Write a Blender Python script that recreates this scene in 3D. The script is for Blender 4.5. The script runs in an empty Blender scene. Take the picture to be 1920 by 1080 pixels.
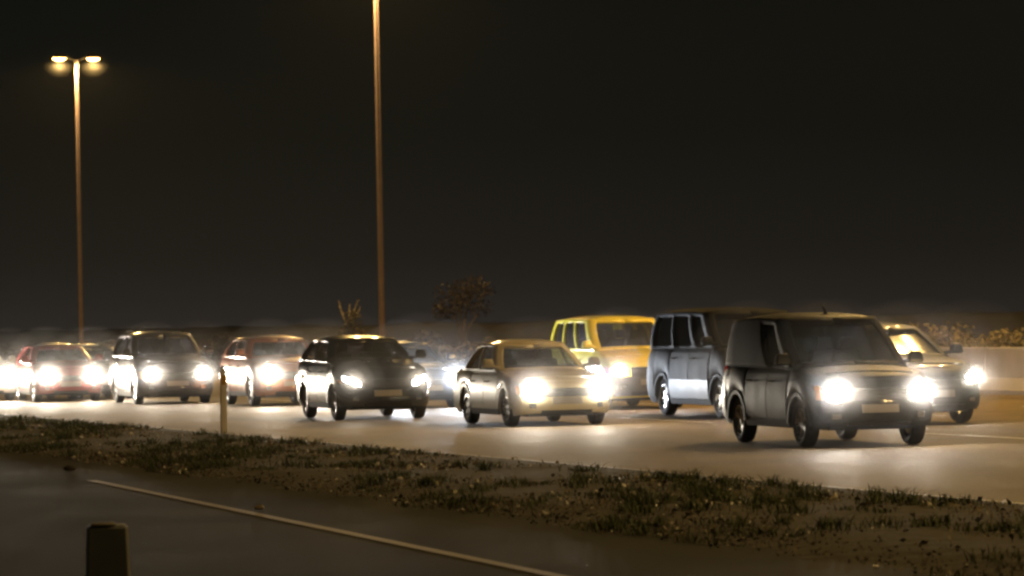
import bpy, math, random
import numpy as np
from mathutils import Vector, Matrix

random.seed(7)
rng = np.random.default_rng(7)
S = bpy.context.scene
COL = S.collection

# ------------------------------------------------------------------ camera
CAM_H, FOC, ROLL, HORIZON = 1.8, 7000.0, math.radians(1.1), 603.0
PITCH = math.atan((HORIZON - 540.0) / FOC)
F = Vector((0, math.cos(PITCH), math.sin(PITCH)))
R0 = Vector((1, 0, 0))
U0 = R0.cross(F)
R_ = math.cos(ROLL) * R0 - math.sin(ROLL) * U0
U_ = math.sin(ROLL) * R0 + math.cos(ROLL) * U0
cd = bpy.data.cameras.new('camera')
cam = bpy.data.objects.new('camera', cd)
COL.objects.link(cam)
m = Matrix((R_, U_, -F)).transposed().to_4x4()
m.translation = Vector((0, 0, CAM_H))
cam.matrix_world = m
cd.sensor_width = 36.0
cd.lens = FOC / 1920.0 * 36.0
cd.dof.use_dof = True
cd.dof.focus_distance = 52.0
cd.dof.aperture_fstop = 4.0
cd.clip_start, cd.clip_end = 0.5, 6000
S.camera = cam


def at(px, py, z=0.0):
    """where the sight line through a photograph pixel meets the height z"""
    d = F + R_ * ((px - 960.0) / FOC) + U_ * ((540.0 - py) / FOC)
    k = (z - CAM_H) / d.z
    return Vector((d.x * k, d.y * k, z))


# ------------------------------------------------------------------ world, moon, exposure
ROAD_A = math.radians(19.0)
DIR = Vector((math.sin(ROAD_A), -math.cos(ROAD_A), 0))     # the way the traffic drives
OUT = Vector((math.cos(ROAD_A), math.sin(ROAD_A), 0))      # across the road, away from the camera
W = bpy.data.worlds.new('World')
S.world = W
W.use_nodes = True
nt = W.node_tree
nt.nodes.clear()
wo = nt.nodes.new('ShaderNodeOutputWorld')
sky = nt.nodes.new('ShaderNodeTexSky')
sky.sky_type = 'NISHITA'
sky.sun_disc = False
sky.sun_elevation = math.radians(-6)
sky.sun_rotation = math.radians(200)
b1 = nt.nodes.new('ShaderNodeBackground')
b1.inputs['Strength'].default_value = 0.05
nt.links.new(sky.outputs[0], b1.inputs['Color'])
# town light on the night sky, the same all the way round
tc = nt.nodes.new('ShaderNodeTexCoord')
sx = nt.nodes.new('ShaderNodeSeparateXYZ')
nt.links.new(tc.outputs['Generated'], sx.inputs[0])
cr = nt.nodes.new('ShaderNodeValToRGB')
cr.color_ramp.elements[0].position = 0.0
cr.color_ramp.elements[0].color = (0.048, 0.041, 0.035, 1)
cr.color_ramp.elements[1].position = 1.0
cr.color_ramp.elements[1].color = (0.0060, 0.0080, 0.0070, 1)
for ps, cl in ((0.018, (0.024, 0.022, 0.018)), (0.05, (0.0100, 0.0115, 0.0092)), (0.12, (0.0060, 0.0085, 0.0072))):
    el = cr.color_ramp.elements.new(ps)
    el.color = (*cl, 1)
nt.links.new(sx.outputs['Z'], cr.inputs[0])
b2 = nt.nodes.new('ShaderNodeBackground')
b2.inputs['Strength'].default_value = 0.42
nt.links.new(cr.outputs[0], b2.inputs['Color'])
ad = nt.nodes.new('ShaderNodeAddShader')
nt.links.new(b1.outputs[0], ad.inputs[0])
nt.links.new(b2.outputs[0], ad.inputs[1])
nt.links.new(ad.outputs[0], wo.inputs['Surface'])

S.view_settings.view_transform = 'Standard'
S.view_settings.look = 'None'
S.view_settings.exposure = 0.0
S.view_settings.gamma = 1.0
S.view_settings.use_curve_mapping = False
S.render.engine = 'CYCLES'
cy = S.cycles
cy.use_denoising = True
cy.max_bounces = 5
cy.diffuse_bounces = 2
cy.glossy_bounces = 3
cy.transmission_bounces = 3
cy.volume_bounces = 0
cy.transparent_max_bounces = 12
cy.sample_clamp_direct = 0
cy.sample_clamp_indirect = 4
cy.filter_width = 2.7
cy.use_light_tree = True

HEADLIGHT_W = 560.0       # every headlight
LAMP_W = 5000.0           # every street lamp
HAZE = 0.00008
GLARE = ((0.62, 0.035), (0.42, 0.08), (0.25, 0.20))     # radius, density of the added glare puffs
LAMP_GLARE = ((0.76, 0.0012), (0.60, 0.0018), (0.42, 0.0035))


# ------------------------------------------------------------------ materials
def mat(name, color, rough=0.5, metallic=0.0, coat=0.0, emit=None, emit_strength=0.0, noise=0.0, nscale=8.0,
        bump=0.0, alpha=1.0, rvar=0.0, spec=0.5):
    M = bpy.data.materials.new(name)
    M.use_nodes = True
    n = M.node_tree
    p = n.nodes['Principled BSDF']
    p.inputs['Base Color'].default_value = (*color, 1)
    p.inputs['Roughness'].default_value = rough
    p.inputs['Metallic'].default_value = metallic
    p.inputs['Coat Weight'].default_value = coat
    p.inputs['Coat Roughness'].default_value = 0.06
    p.inputs['Alpha'].default_value = alpha
    p.inputs['Specular IOR Level'].default_value = spec
    if emit:
        p.inputs['Emission Color'].default_value = (*emit, 1)
        p.inputs['Emission Strength'].default_value = emit_strength
        M.cycles.emission_sampling = 'NONE'
    if noise or bump or rvar:
        t = n.nodes.new('ShaderNodeTexCoord')
        nz = n.nodes.new('ShaderNodeTexNoise')
        nz.inputs['Scale'].default_value = nscale
        nz.inputs['Detail'].default_value = 6
        n.links.new(t.outputs['Object'], nz.inputs['Vector'])
        if noise:
            mx = n.nodes.new('ShaderNodeMix')
            mx.data_type = 'RGBA'
            mx.inputs['A'].default_value = (*[c * (1 - noise) for c in color], 1)
            mx.inputs['B'].default_value = (*[min(1, c * (1 + noise)) for c in color], 1)
            n.links.new(nz.outputs['Fac'], mx.inputs['Factor'])
            n.links.new(mx.outputs['Result'], p.inputs['Base Color'])
        if rvar:
            mr = n.nodes.new('ShaderNodeMapRange')
            mr.inputs['To Min'].default_value = max(0.02, rough - rvar)
            mr.inputs['To Max'].default_value = rough + rvar
            n.links.new(nz.outputs['Fac'], mr.inputs['Value'])
            n.links.new(mr.outputs['Result'], p.inputs['Roughness'])
        if bump:
            bp = n.nodes.new('ShaderNodeBump')
            bp.inputs['Strength'].default_value = bump
            bp.inputs['Distance'].default_value = 0.02
            n.links.new(nz.outputs['Fac'], bp.inputs['Height'])
            n.links.new(bp.outputs['Normal'], p.inputs['Normal'])
    return M


def paint(name, c, metallic=0.0, rough=0.35):
    return mat(name, c, rough, metallic, 1.0, noise=0.12, nscale=3, rvar=0.08)


M_TYRE = mat('tyre rubber', (0.02, 0.02, 0.02), 0.8, noise=0.3, nscale=30)
M_RIM = mat('alloy rim', (0.5, 0.5, 0.5), 0.3, 0.9, rvar=0.1)
M_TRIM = mat('black trim', (0.02, 0.02, 0.02), 0.5, noise=0.2)
M_UNDER = mat('underbody', (0.012, 0.012, 0.012), 0.9, noise=0.3)
M_PRIV = mat('privacy glass', (0.010, 0.011, 0.012), 0.04, alpha=0.97, rvar=0.01, spec=0.6)
M_DUSTY = mat('dusty windscreen', (0.012, 0.014, 0.014), 0.14, alpha=0.8, rvar=0.02, spec=0.9)
M_GLASS = mat('tinted glass', (0.012, 0.014, 0.014), 0.03, alpha=0.72, rvar=0.01, spec=0.6)
M_SEAT = mat('seat cloth', (0.05, 0.05, 0.055), 0.9, noise=0.2, nscale=40)
M_CHROME = mat('chrome', (0.6, 0.6, 0.6), 0.15, 1.0, rvar=0.05)
M_PLATE = mat('number plate', (0.3, 0.27, 0.24), 0.4, noise=0.1)
M_TAIL = mat('tail lamp', (0.35, 0.01, 0.01), 0.2, coat=1, emit=(1, 0.03, 0.02), emit_strength=0.15)
M_HEAD = mat('headlight glow', (0.8, 0.8, 0.8), 0.2, emit=(1.0, 0.97, 0.95), emit_strength=160)
M_HEAD_COOL = mat('cool headlight glow', (0.8, 0.8, 0.8), 0.2, emit=(0.86, 0.92, 1.0), emit_strength=160)
M_HEAD_DIM = mat('slim headlight glow', (0.8, 0.8, 0.8), 0.2, emit=(1.0, 0.97, 0.95), emit_strength=14)
M_AMBER = mat('amber indicator', (0.6, 0.2, 0.02), 0.3, coat=1, noise=0.1)
M_LAMP = mat('sodium lamp glow', (0.9, 0.7, 0.4), 0.3, emit=(1.0, 0.56, 0.16), emit_strength=28)
M_STEEL = mat('weathered steel', (0.34, 0.26, 0.26), 0.6, 0.0, noise=0.25, nscale=5, bump=0.2)
M_HOUS = mat('luminaire housing', (0.05, 0.047, 0.045), 0.6, noise=0.2)
M_MIRROR = mat('mirror glass', (0.7, 0.7, 0.7), 0.05, 1.0, noise=0.05)


def road_mat(name, base, rough, scale=1.0, streak=True, patch=0.25, spec=0.5, sand=None):
    M = bpy.data.materials.new(name)
    M.use_nodes = True
    n = M.node_tree
    p = n.nodes['Principled BSDF']
    p.inputs['Specular IOR Level'].default_value = spec
    t = n.nodes.new('ShaderNodeTexCoord')
    mp = n.nodes.new('ShaderNodeMapping')
    mp.inputs['Rotation'].default_value = (0, 0, -ROAD_A)    # x across, y along the road
    mp.inputs['Scale'].default_value = (1.0, 0.06, 1.0) if streak else (1, 1, 1)
    n.links.new(t.outputs['Object'], mp.inputs['Vector'])
    n1 = n.nodes.new('ShaderNodeTexNoise')                   # wheel tracks, repairs, spills
    n1.inputs['Scale'].default_value = 0.9 * scale
    n1.inputs['Detail'].default_value = 5
    n.links.new(mp.outputs[0], n1.inputs['Vector'])
    n2 = n.nodes.new('ShaderNodeTexNoise')                   # stone grain
    n2.inputs['Scale'].default_value = 60
    n2.inputs['Detail'].default_value = 4
    n.links.new(t.outputs['Object'], n2.inputs['Vector'])
    n3 = n.nodes.new('ShaderNodeTexNoise')                   # broad stains
    n3.inputs['Scale'].default_value = 0.35 * scale
    n3.inputs['Detail'].default_value = 4
    n.links.new(t.outputs['Object'], n3.inputs['Vector'])
    ma = n.nodes.new('ShaderNodeMath')
    ma.operation = 'ADD'
    n.links.new(n1.outputs['Fac'], ma.inputs[0])
    n.links.new(n3.outputs['Fac'], ma.inputs[1])
    m2 = n.nodes.new('ShaderNodeMath')
    m2.operation = 'MULTIPLY_ADD'
    n.links.new(n2.outputs['Fac'], m2.inputs[0])
    m2.inputs[1].default_value = 0.6
    n.links.new(ma.outputs[0], m2.inputs[2])
    r = n.nodes.new('ShaderNodeMapRange')
    r.inputs['From Min'].default_value = 0.9
    r.inputs['From Max'].default_value = 1.7
    r.inputs['To Min'].default_value = 0.0
    r.inputs['To Max'].default_value = 1.0
    n.links.new(m2.outputs[0], r.inputs['Value'])
    mx = n.nodes.new('ShaderNodeMix')
    mx.data_type = 'RGBA'
    mx.inputs['A'].default_value = (*[c * (1 - patch) for c in base], 1)
    mx.inputs['B'].default_value = (*[c * (1 + patch) for c in base], 1)
    n.links.new(r.outputs[0], mx.inputs['Factor'])
    n.links.new(mx.outputs['Result'], p.inputs['Base Color'])
    if sand:
        sp = n.nodes.new('ShaderNodeSeparateXYZ')
        n.links.new(mp.outputs[0], sp.inputs[0])
        n4 = n.nodes.new('ShaderNodeTexNoise')
        n4.inputs['Scale'].default_value = 0.8
        n4.inputs['Detail'].default_value = 8
        n4.inputs['Roughness'].default_value = 0.65
        n.links.new(t.outputs['Object'], n4.inputs['Vector'])
        sm = n.nodes.new('ShaderNodeMath')
        sm.operation = 'MULTIPLY_ADD'
        n.links.new(n4.outputs['Fac'], sm.inputs[0])
        sm.inputs[1].default_value = 3.0
        n.links.new(sp.outputs['X'], sm.inputs[2])
        mr = n.nodes.new('ShaderNodeMapRange')
        mr.interpolation_type = 'SMOOTHSTEP'
        mr.inputs['From Min'].default_value = sand[0] + 1.5
        mr.inputs['From Max'].default_value = sand[1] + 1.6
        n.links.new(sm.outputs[0], mr.inputs['Value'])
        m5 = n.nodes.new('ShaderNodeMix')
        m5.data_type = 'RGBA'
        n.links.new(mr.outputs[0], m5.inputs['Factor'])
        n.links.new(mx.outputs['Result'], m5.inputs['A'])
        m6 = n.nodes.new('ShaderNodeMix')
        m6.data_type = 'RGBA'
        m6.inputs['A'].default_value = (0.10, 0.085, 0.065, 1)
        m6.inputs['B'].default_value = (0.24, 0.21, 0.165, 1)
        n.links.new(r.outputs[0], m6.inputs['Factor'])
        n.links.new(m6.outputs['Result'], m5.inputs['B'])
        n.links.new(m5.outputs['Result'], p.inputs['Base Color'])
    rr = n.nodes.new('ShaderNodeMapRange')
    rr.inputs['From Min'].default_value = 0.7
    rr.inputs['From Max'].default_value = 1.3
    rr.inputs['To Min'].default_value = rough - 0.1
    rr.inputs['To Max'].default_value = rough + 0.1
    n.links.new(ma.outputs[0], rr.inputs['Value'])
    n.links.new(rr.outputs[0], p.inputs['Roughness'])
    bp = n.nodes.new('ShaderNodeBump')
    bp.inputs['Strength'].default_value = 0.35
    bp.inputs['Distance'].default_value = 0.01
    n.links.new(n2.outputs['Fac'], bp.inputs['Height'])
    n.links.new(bp.outputs['Normal'], p.inputs['Normal'])
    return M


def beam_nodes(ld, up, down, side, stray=0.055):
    """the spread of a dipped beam: a flat fan, weaker above and below (1 / (1 + (k * elevation)^2))"""
    ld.use_nodes = True
    n = ld.node_tree
    em = n.nodes['Emission']
    tc_ = n.nodes.new('ShaderNodeTexCoord')
    sp = n.nodes.new('ShaderNodeSeparateXYZ')
    n.links.new(tc_.outputs['Normal'], sp.inputs[0])

    def math_(op, a, b=None):
        q = n.nodes.new('ShaderNodeMath')
        q.operation = op
        for i, x in enumerate((a, b)):
            if x is None:
                continue
            if isinstance(x, (int, float)):
                q.inputs[i].default_value = x
            else:
                n.links.new(x, q.inputs[i])
        return q.outputs[0]
    y = sp.outputs['Y']
    u = math_('MULTIPLY', math_('MAXIMUM', y, 0.0), up)
    d = math_('MULTIPLY', math_('MINIMUM', y, 0.0), down)
    x = math_('MULTIPLY', sp.outputs['X'], side)
    tot = math_('ADD', math_('ADD', math_('MULTIPLY', u, u), math_('MULTIPLY', d, d)), math_('MULTIPLY', x, x))
    ahead = math_('MINIMUM', math_('MULTIPLY', math_('MAXIMUM', math_('MULTIPLY', sp.outputs['Z'], -1.0), 0.0), 1.6), 1.0)
    fan = math_('MULTIPLY', math_('DIVIDE', 1.0, math_('ADD', tot, 1.0)), ahead)
    n.links.new(math_('ADD', fan, stray), em.inputs['Strength'])


def lamp_nodes(ld):
    """a street lamp throws its light down and sideways, little of it level or up"""
    ld.use_nodes = True
    n = ld.node_tree
    tc_ = n.nodes.new('ShaderNodeTexCoord')
    sp = n.nodes.new('ShaderNodeSeparateXYZ')
    n.links.new(tc_.outputs['Normal'], sp.inputs[0])
    mr = n.nodes.new('ShaderNodeMapRange')
    mr.interpolation_type = 'SMOOTHSTEP'
    mr.inputs['From Min'].default_value = 0.05
    mr.inputs['From Max'].default_value = -0.28
    mr.inputs['To Min'].default_value = 0.03
    mr.inputs['To Max'].default_value = 1.0
    n.links.new(sp.outputs['Z'], mr.inputs['Value'])
    n.links.new(mr.outputs[0], n.nodes['Emission'].inputs['Strength'])


# ------------------------------------------------------------------ object helpers
def mesh_obj(name, verts, faces, material, parent=None, smooth=True, angle=38):
    me = bpy.data.meshes.new(name)
    me.from_pydata([tuple(v) for v in verts], [], faces)
    me.materials.append(material)
    if smooth:
        me.shade_smooth()
        me.set_sharp_from_angle(angle=math.radians(angle))
    o = bpy.data.objects.new(name, me)
    COL.objects.link(o)
    if parent:
        o.parent = parent
    return o


def thing(name, label, cat, loc=(0, 0, 0), rz=0.0, group=None):
    o = bpy.data.objects.new(name, None)
    o.empty_display_size = 0.3
    COL.objects.link(o)
    o.location = loc
    o.rotation_euler = (0, 0, rz)
    tag(o, label, cat, group)
    return o


def tag(o, label, cat, group=None, kind=None):
    if label:
        o['label'] = label
    if cat:
        o['category'] = cat
    if group:
        o['group'] = group
    if kind:
        o['kind'] = kind
    return o


def off_to_t(px, o):
    """distance along the road where the sight line of pixel column px crosses offset o"""
    k = (px - 960.0) / FOC
    Y = o / (math.sin(ROAD_A) + k * math.cos(ROAD_A))
    return k * Y * math.sin(ROAD_A) - Y * math.cos(ROAD_A)


class MB:
    """collects simple shapes into one mesh"""

    def __init__(self):
        self.v, self.f = [], []

    def add(self, v, f):
        k = len(self.v)
        self.v += [tuple(p) for p in v]
        self.f += [tuple(i + k for i in q) for q in f]

    def box(self, x0, x1, y0, y1, z0, z1, tx=0.0, ty=0.0, b=0.0):
        """a box whose top is narrowed by tx and ty and whose edges may be chamfered by b"""
        if b <= 0:
            v = [(x0, y0, z0), (x1, y0, z0), (x1, y1, z0), (x0, y1, z0),
                 (x0 + tx, y0 + ty, z1), (x1 - tx, y0 + ty, z1), (x1 - tx, y1 - ty, z1), (x0 + tx, y1 - ty, z1)]
            self.add(v, [(3, 2, 1, 0), (4, 5, 6, 7), (0, 1, 5, 4), (1, 2, 6, 5), (2, 3, 7, 6), (3, 0, 4, 7)])
            return
        rings = []
        for z, ins, k in ((z0, b, 0), (z0 + b, 0, 0.0), (z1 - b, 0, 1), (z1, b, 1)):
            a, c = x0 + ins + tx * k, x1 - ins - tx * k
            d, e = y0 + ins + ty * k, y1 - ins - ty * k
            q = b * 0.8
            rings.append([(a + q, d, z), (c - q, d, z), (c, d + q, z), (c, e - q, z), (c - q, e, z), (a + q, e, z), (a, e - q, z), (a, d + q, z)])
        v = sum(rings, [])
        f = [tuple(range(7, -1, -1)), tuple(range(24, 32))]
        for r in range(3):
            for i in range(8):
                j = (i + 1) % 8
                f.append((r * 8 + i, r * 8 + j, r * 8 + 8 + j, r * 8 + 8 + i))
        self.add(v, f)

    def tube(self, pts, radii, n=8, cap=True):
        rings = []
        pts = [Vector(p) for p in pts]
        for i, p in enumerate(pts):
            a = pts[max(0, i - 1)]
            c = pts[min(len(pts) - 1, i + 1)]
            d = (c - a).normalized()
            ref = Vector((0, 0, 1)) if abs(d.z) < 0.9 else Vector((1, 0, 0))
            s = d.cross(ref).normalized()
            u = s.cross(d)
            r = radii[i] if isinstance(radii, (list, tuple)) else radii
            rings.append([p + (s * math.cos(2 * math.pi * k / n) + u * math.sin(2 * math.pi * k / n)) * r for k in range(n)])
        v = [q for g in rings for q in g]
        f = []
        for i in range(len(rings) - 1):
            for k in range(n):
                l = (k + 1) % n
                f.append((i * n + k, i * n + l, i * n + n + l, i * n + n + k))
        if cap:
            f.append(tuple(range(n - 1, -1, -1)))
            f.append(tuple(range(len(v) - n, len(v))))
        self.add(v, f)

    def lathe_y(self, prof, n=28, y_sign=1, cx=0, cy=0, cz=0, closed=False):
        """spin (radius, y) pairs about an axle along y"""
        v, f = [], []
        for r, y in prof:
            for k in range(n):
                a = 2 * math.pi * k / n
                v.append((cx + r * math.cos(a), cy + y * y_sign, cz + r * math.sin(a)))
        m_ = len(prof)
        for i in range(m_ if closed else m_ - 1):
            i2 = (i + 1) % m_
            for k in range(n):
                l = (k + 1) % n
                q = (i * n + k, i * n + l, i2 * n + l, i2 * n + k)
                f.append(q if y_sign > 0 else q[::-1])
        self.add(v, f)

    def build(self, name, material, parent=None, smooth=True, angle=38):
        return mesh_obj(name, self.v, self.f, material, parent, smooth, angle)


# ------------------------------------------------------------------ the setting
def strip(name, o0, o1, t0, t1, z, material, kind='structure', tilt=0.0, parent=None):
    """a flat band along the road: o across, t along (t grows the way the traffic drives)"""
    v = []
    N = 24
    for i in range(N + 1):
        t = t0 + (t1 - t0) * i / N
        a = OUT * (o0) + DIR * t
        c = OUT * (o1) + DIR * t
        v += [(a.x, a.y, z), (c.x, c.y, z)]
    f = [(2 * i, 2 * i + 1, 2 * i + 3, 2 * i + 2) for i in range(N)]
    f = [q[::-1] for q in f]
    o = mesh_obj(name, v, f, material, parent, smooth=False)
    if kind:
        o['kind'] = kind
    return o


T0, T1 = -420.0, 30.0
M_EARTH = mat('dark earth', (0.045, 0.037, 0.027), 0.95, noise=0.5, nscale=0.7, bump=0.5)
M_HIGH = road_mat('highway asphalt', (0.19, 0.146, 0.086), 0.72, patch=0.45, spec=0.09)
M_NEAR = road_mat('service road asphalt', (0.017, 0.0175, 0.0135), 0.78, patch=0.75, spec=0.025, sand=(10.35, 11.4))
M_VERGE = mat('verge soil', (0.045, 0.041, 0.031), 0.95, noise=0.95, nscale=6, bump=0.8)
M_YLINE = mat("worn yellow paint", (0.11, 0.075, 0.026), 0.6, noise=0.45, nscale=14)
M_WLINE = mat('worn white paint', (0.6, 0.58, 0.52), 0.55, noise=0.35, nscale=9)

g = mesh_obj('ground', [(-900, -20, -0.06), (900, -20, -0.06), (900, 1600, -0.06), (-900, 1600, -0.06)], [(0, 1, 2, 3)], M_EARTH, smooth=False)
g['kind'] = 'structure'
EDGE = 15.5
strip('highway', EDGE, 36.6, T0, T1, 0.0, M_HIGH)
strip('edge_line', EDGE + 0.25, EDGE + 0.40, T0, T1, 0.005, M_WLINE)
strip('yellow_edge_line', 35.35, 35.55, T0, T1, 0.005, M_YLINE)
for lane_o in (24.0, 28.4, 32.2):
    v, f = [], []
    t = -220.0
    while t < 10:
        a, b = OUT * lane_o + DIR * t, OUT * (lane_o + 0.12) + DIR * t
        c, d = OUT * (lane_o + 0.12) + DIR * (t + 4.5), OUT * lane_o + DIR * (t + 4.5)
        k = len(v)
        v += [(p.x, p.y, 0.005) for p in (a, b, c, d)]
        f.append((k + 3, k + 2, k + 1, k))
        t += 13.0
    lo = mesh_obj('lane_marking', v, f, M_WLINE, smooth=False)
    lo['kind'] = 'structure'
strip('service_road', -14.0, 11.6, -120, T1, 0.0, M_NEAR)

# yellow line of the service road, as it runs in the photograph
pa, pb = at(185, 904), at(1050, 1082)
dl = (pb - pa).normalized()
nl = Vector((-dl.y, dl.x, 0))
p0, p1 = pa - dl * 0.5, pb + dl * 18
lw = 0.06
yl = mesh_obj('road_line', [(*(p0 + nl * lw).xy, 0.0055), (*(p0 - nl * lw).xy, 0.0055), (*(p1 - nl * lw).xy, 0.0055), (*(p1 + nl * lw).xy, 0.0055)],
              [(0, 1, 2, 3)], M_YLINE, smooth=False)
yl['kind'] = 'structure'


# raised verge between the two roads, ragged on the near side
def verge_inner(t):
    return 11.05 + 0.10 * math.sin(t * 1.3) + 0.07 * math.sin(t * 3.1 + 2) + 0.06 * math.sin(t * 7.7) + 0.05 * math.sin(t * 17.3 + 1) + 0.04 * math.sin(t * 31.1)


def verge_z(o, t):
    e = min(1.0, max(0.0, (o - verge_inner(t)) / 1.1))
    e2 = min(1.0, max(0.0, (EDGE - o) / 0.35))
    return -0.014 + 0.085 * e * (1 - 0.3 * e) + 0.010 * math.sin(o * 2.1 + t) * math.sin(t * 1.7) * e2 + 0.006 * math.sin(t * 9.1 + o * 5) * math.sin(o * 7.3) * e2


v, f = [], []
NT, NO = 1500, 22
for i in range(NT + 1):
    t = -120 + 132 * i / NT
    for j in range(NO + 1):
        o_ = verge_inner(t) + (EDGE - verge_inner(t)) * j / NO
        p = OUT * o_ + DIR * t
        v.append((p.x, p.y, verge_z(o_, t)))
for i in range(NT):
    for j in range(NO):
        k = i * (NO + 1) + j
        f.append((k, k + NO + 1, k + NO + 2, k + 1))
k0 = len(v)
for i in range(NT + 1):                                           # the verge's face towards the highway
    p = OUT * EDGE + DIR * (-120 + 132 * i / NT)
    v.append((p.x, p.y, -0.05))
for i in range(NT):
    f.append((i * (NO + 1) + NO, (i + 1) * (NO + 1) + NO, k0 + i + 1, k0 + i))
ve = mesh_obj('verge', v, f, M_VERGE)
ve['kind'] = 'structure'


# grass and fallen leaves of the verge
def clump(o, t):
    return (math.sin(o * 1.9 + 0.7 * t) + math.sin(t * 1.15 - o * 0.8) + math.sin(t * 3.4 + o * 2.7) * 0.7 + math.sin(t * 0.37 + 1.3) * 0.8)


def scatter(n, fn, tmin=-75, tmax=-16, omin=10.9, omax=EDGE - 0.1):
    out = []
    while len(out) < n:
        t = random.uniform(tmin, tmax)
        o = random.uniform(omin, omax)
        if o > verge_inner(t) + random.gauss(-0.05, 0.16) and fn(o, t):
            out.append((o, t))
    return out


def grass(name, n, hmin, hmax, wid, material, accept):
    v, f = [], []
    for o, t in scatter(n, accept):
        p = OUT * o + DIR * t
        z = verge_z(o, t) if o > verge_inner(t) else 0.015
        a = random.uniform(0, 2 * math.pi)
        h = random.uniform(hmin, hmax) * (0.7 + 0.25 * clump(o, t) ** 2 * 0.25)
        lx, ly = random.gauss(0, 0.5) * h, random.gauss(0, 0.5) * h
        w = wid * random.uniform(0.7, 1.3)
        c, s = math.cos(a) * w, math.sin(a) * w
        k = len(v)
        v += [(p.x - c, p.y - s, z - 0.01), (p.x + c, p.y + s, z - 0.01),
              (p.x + lx * 0.4 + c * 0.7, p.y + ly * 0.4 + s * 0.7, z + h * 0.6),
              (p.x + lx * 0.4 - c * 0.7, p.y + ly * 0.4 - s * 0.7, z + h * 0.6), (p.x + lx, p.y + ly, z + h)]
        f += [(k, k + 1, k + 2, k + 3), (k + 3, k + 2, k + 4)]
    o_ = mesh_obj(name, v, f, material, smooth=False)
    tag(o_, None, None, kind='stuff')
    return o_


M_GRASS = mat('dull grass', (0.075, 0.10, 0.035), 0.7, noise=0.5, nscale=1.2)
M_DRY = mat('dry grass', (0.12, 0.098, 0.062), 0.75, noise=0.5, nscale=2)
M_LEAF = mat('fallen leaf', (0.22, 0.19, 0.14), 0.6, noise=0.7, nscale=1.5)
M_GRIT = mat('grit', (0.14, 0.12, 0.09), 0.9, noise=0.6, nscale=5)
M_FLECK = mat('pale scrap', (0.75, 0.72, 0.66), 0.4, noise=0.3, nscale=2)
TUFTS = [(o, t, random.uniform(0.05, 0.22), random.uniform(0.5, 1.5)) for o, t in scatter(520, lambda o, t: clump(o, t) + random.gauss(0, 0.9) > 0.2)]


def tuft_grass(name, material):
    v, f = [], []
    for o0, t0, r, hs in TUFTS:
        for _ in range(int(30 + 160 * r)):
            o, t = o0 + random.gauss(0, r * 0.6), t0 + random.gauss(0, r)
            if o > EDGE - 0.30 or o < verge_inner(t) - 0.1:
                continue
            p = OUT * o + DIR * t
            z = max(0.0, verge_z(o, t))
            h = random.uniform(0.04, 0.11) * hs
            lx, ly = random.gauss(0, 0.55) * h + (o - o0) * 0.2, random.gauss(0, 0.55) * h + (t - t0) * 0.2
            a = random.uniform(0, 6.28)
            c, s_ = math.cos(a) * 0.006, math.sin(a) * 0.006
            k = len(v)
            v += [(p.x - c, p.y - s_, z - 0.01), (p.x + c, p.y + s_, z - 0.01), (p.x + lx * 0.4 + c * 0.7, p.y + ly * 0.4 + s_ * 0.7, z + h * 0.6),
                  (p.x + lx * 0.4 - c * 0.7, p.y + ly * 0.4 - s_ * 0.7, z + h * 0.6), (p.x + lx, p.y + ly, z + h * 0.95)]
            f += [(k, k + 1, k + 2, k + 3), (k + 3, k + 2, k + 4)]
    return tag(mesh_obj(name, v, f, material, smooth=False), None, None, kind='stuff')


go = tuft_grass('grass', M_GRASS)
tag(go, 'short dull green grass in tufts on the strip between the roads', 'grass')
gd = grass('dry_grass', 9000, 0.015, 0.055, 0.006, M_DRY, lambda o, t: clump(o, t) + random.gauss(0, 0.9) > -0.2)
tag(gd, 'dry straw coloured grass among the green on the strip', 'grass')
def flakes(name, n, rmin, rmax, material, label, cat, accept):
    v, f = [], []
    for o, t in scatter(n, accept):
        p = OUT * o + DIR * t
        z = (verge_z(o, t) if o > verge_inner(t) else 0.01) + random.uniform(0.004, 0.035)
        r = rmin + (rmax - rmin) * random.random() ** 2.5
        ax = Vector((random.gauss(0, 1), random.gauss(0, 1), random.gauss(0, 0.5))).normalized()
        bx = ax.cross(Vector((random.gauss(0, 1), random.gauss(0, 1), random.gauss(0, 1)))).normalized()
        k = len(v)
        c = Vector((p.x, p.y, z))
        nn = ax.cross(bx)
        v += [c + ax * r * 1.5, c + bx * r + nn * r * 0.3, c - ax * r * 1.5, c - bx * r + nn * r * 0.3]
        f += [(k, k + 1, k + 2), (k, k + 2, k + 3)]
    tag(mesh_obj(name, v, f, material, smooth=False), label, cat, kind='stuff')


flakes('fallen_leaves', 7000, 0.006, 0.03, M_LEAF, 'dull brown fallen leaves scattered over the strip', 'leaves', lambda o, t: clump(o, t) + random.gauss(0, 1.0) > 0.0)
flakes('gravel', 5000, 0.006, 0.02, M_GRIT, 'small dull gravel along the edge of the near road', 'gravel', lambda o, t: o < 11.9 + random.gauss(0, 0.25))
flakes('litter_flecks', 1300, 0.008, 0.032, M_FLECK, 'bright pale flecks of litter and dry leaf on the strip', 'litter', lambda o, t: clump(o, t) + random.gauss(0, 1.0) > 0.4)

# ------------------------------------------------------------------ low earth bank beyond the highway
def bank_z(o, t):
    e = min(1.0, max(0.0, (o - 37.6) / 13.0))
    e = e * e * (3 - 2 * e)
    return -0.05 + 1.72 * e + (0.10 * math.sin(t * 0.31 + o) + 0.08 * math.sin(t * 0.83 - o * 0.6) + 0.05 * math.sin(t * 1.9 + o * 1.7)) * min(1, e * 4) * (1 if o < 60 else 0)


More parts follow.
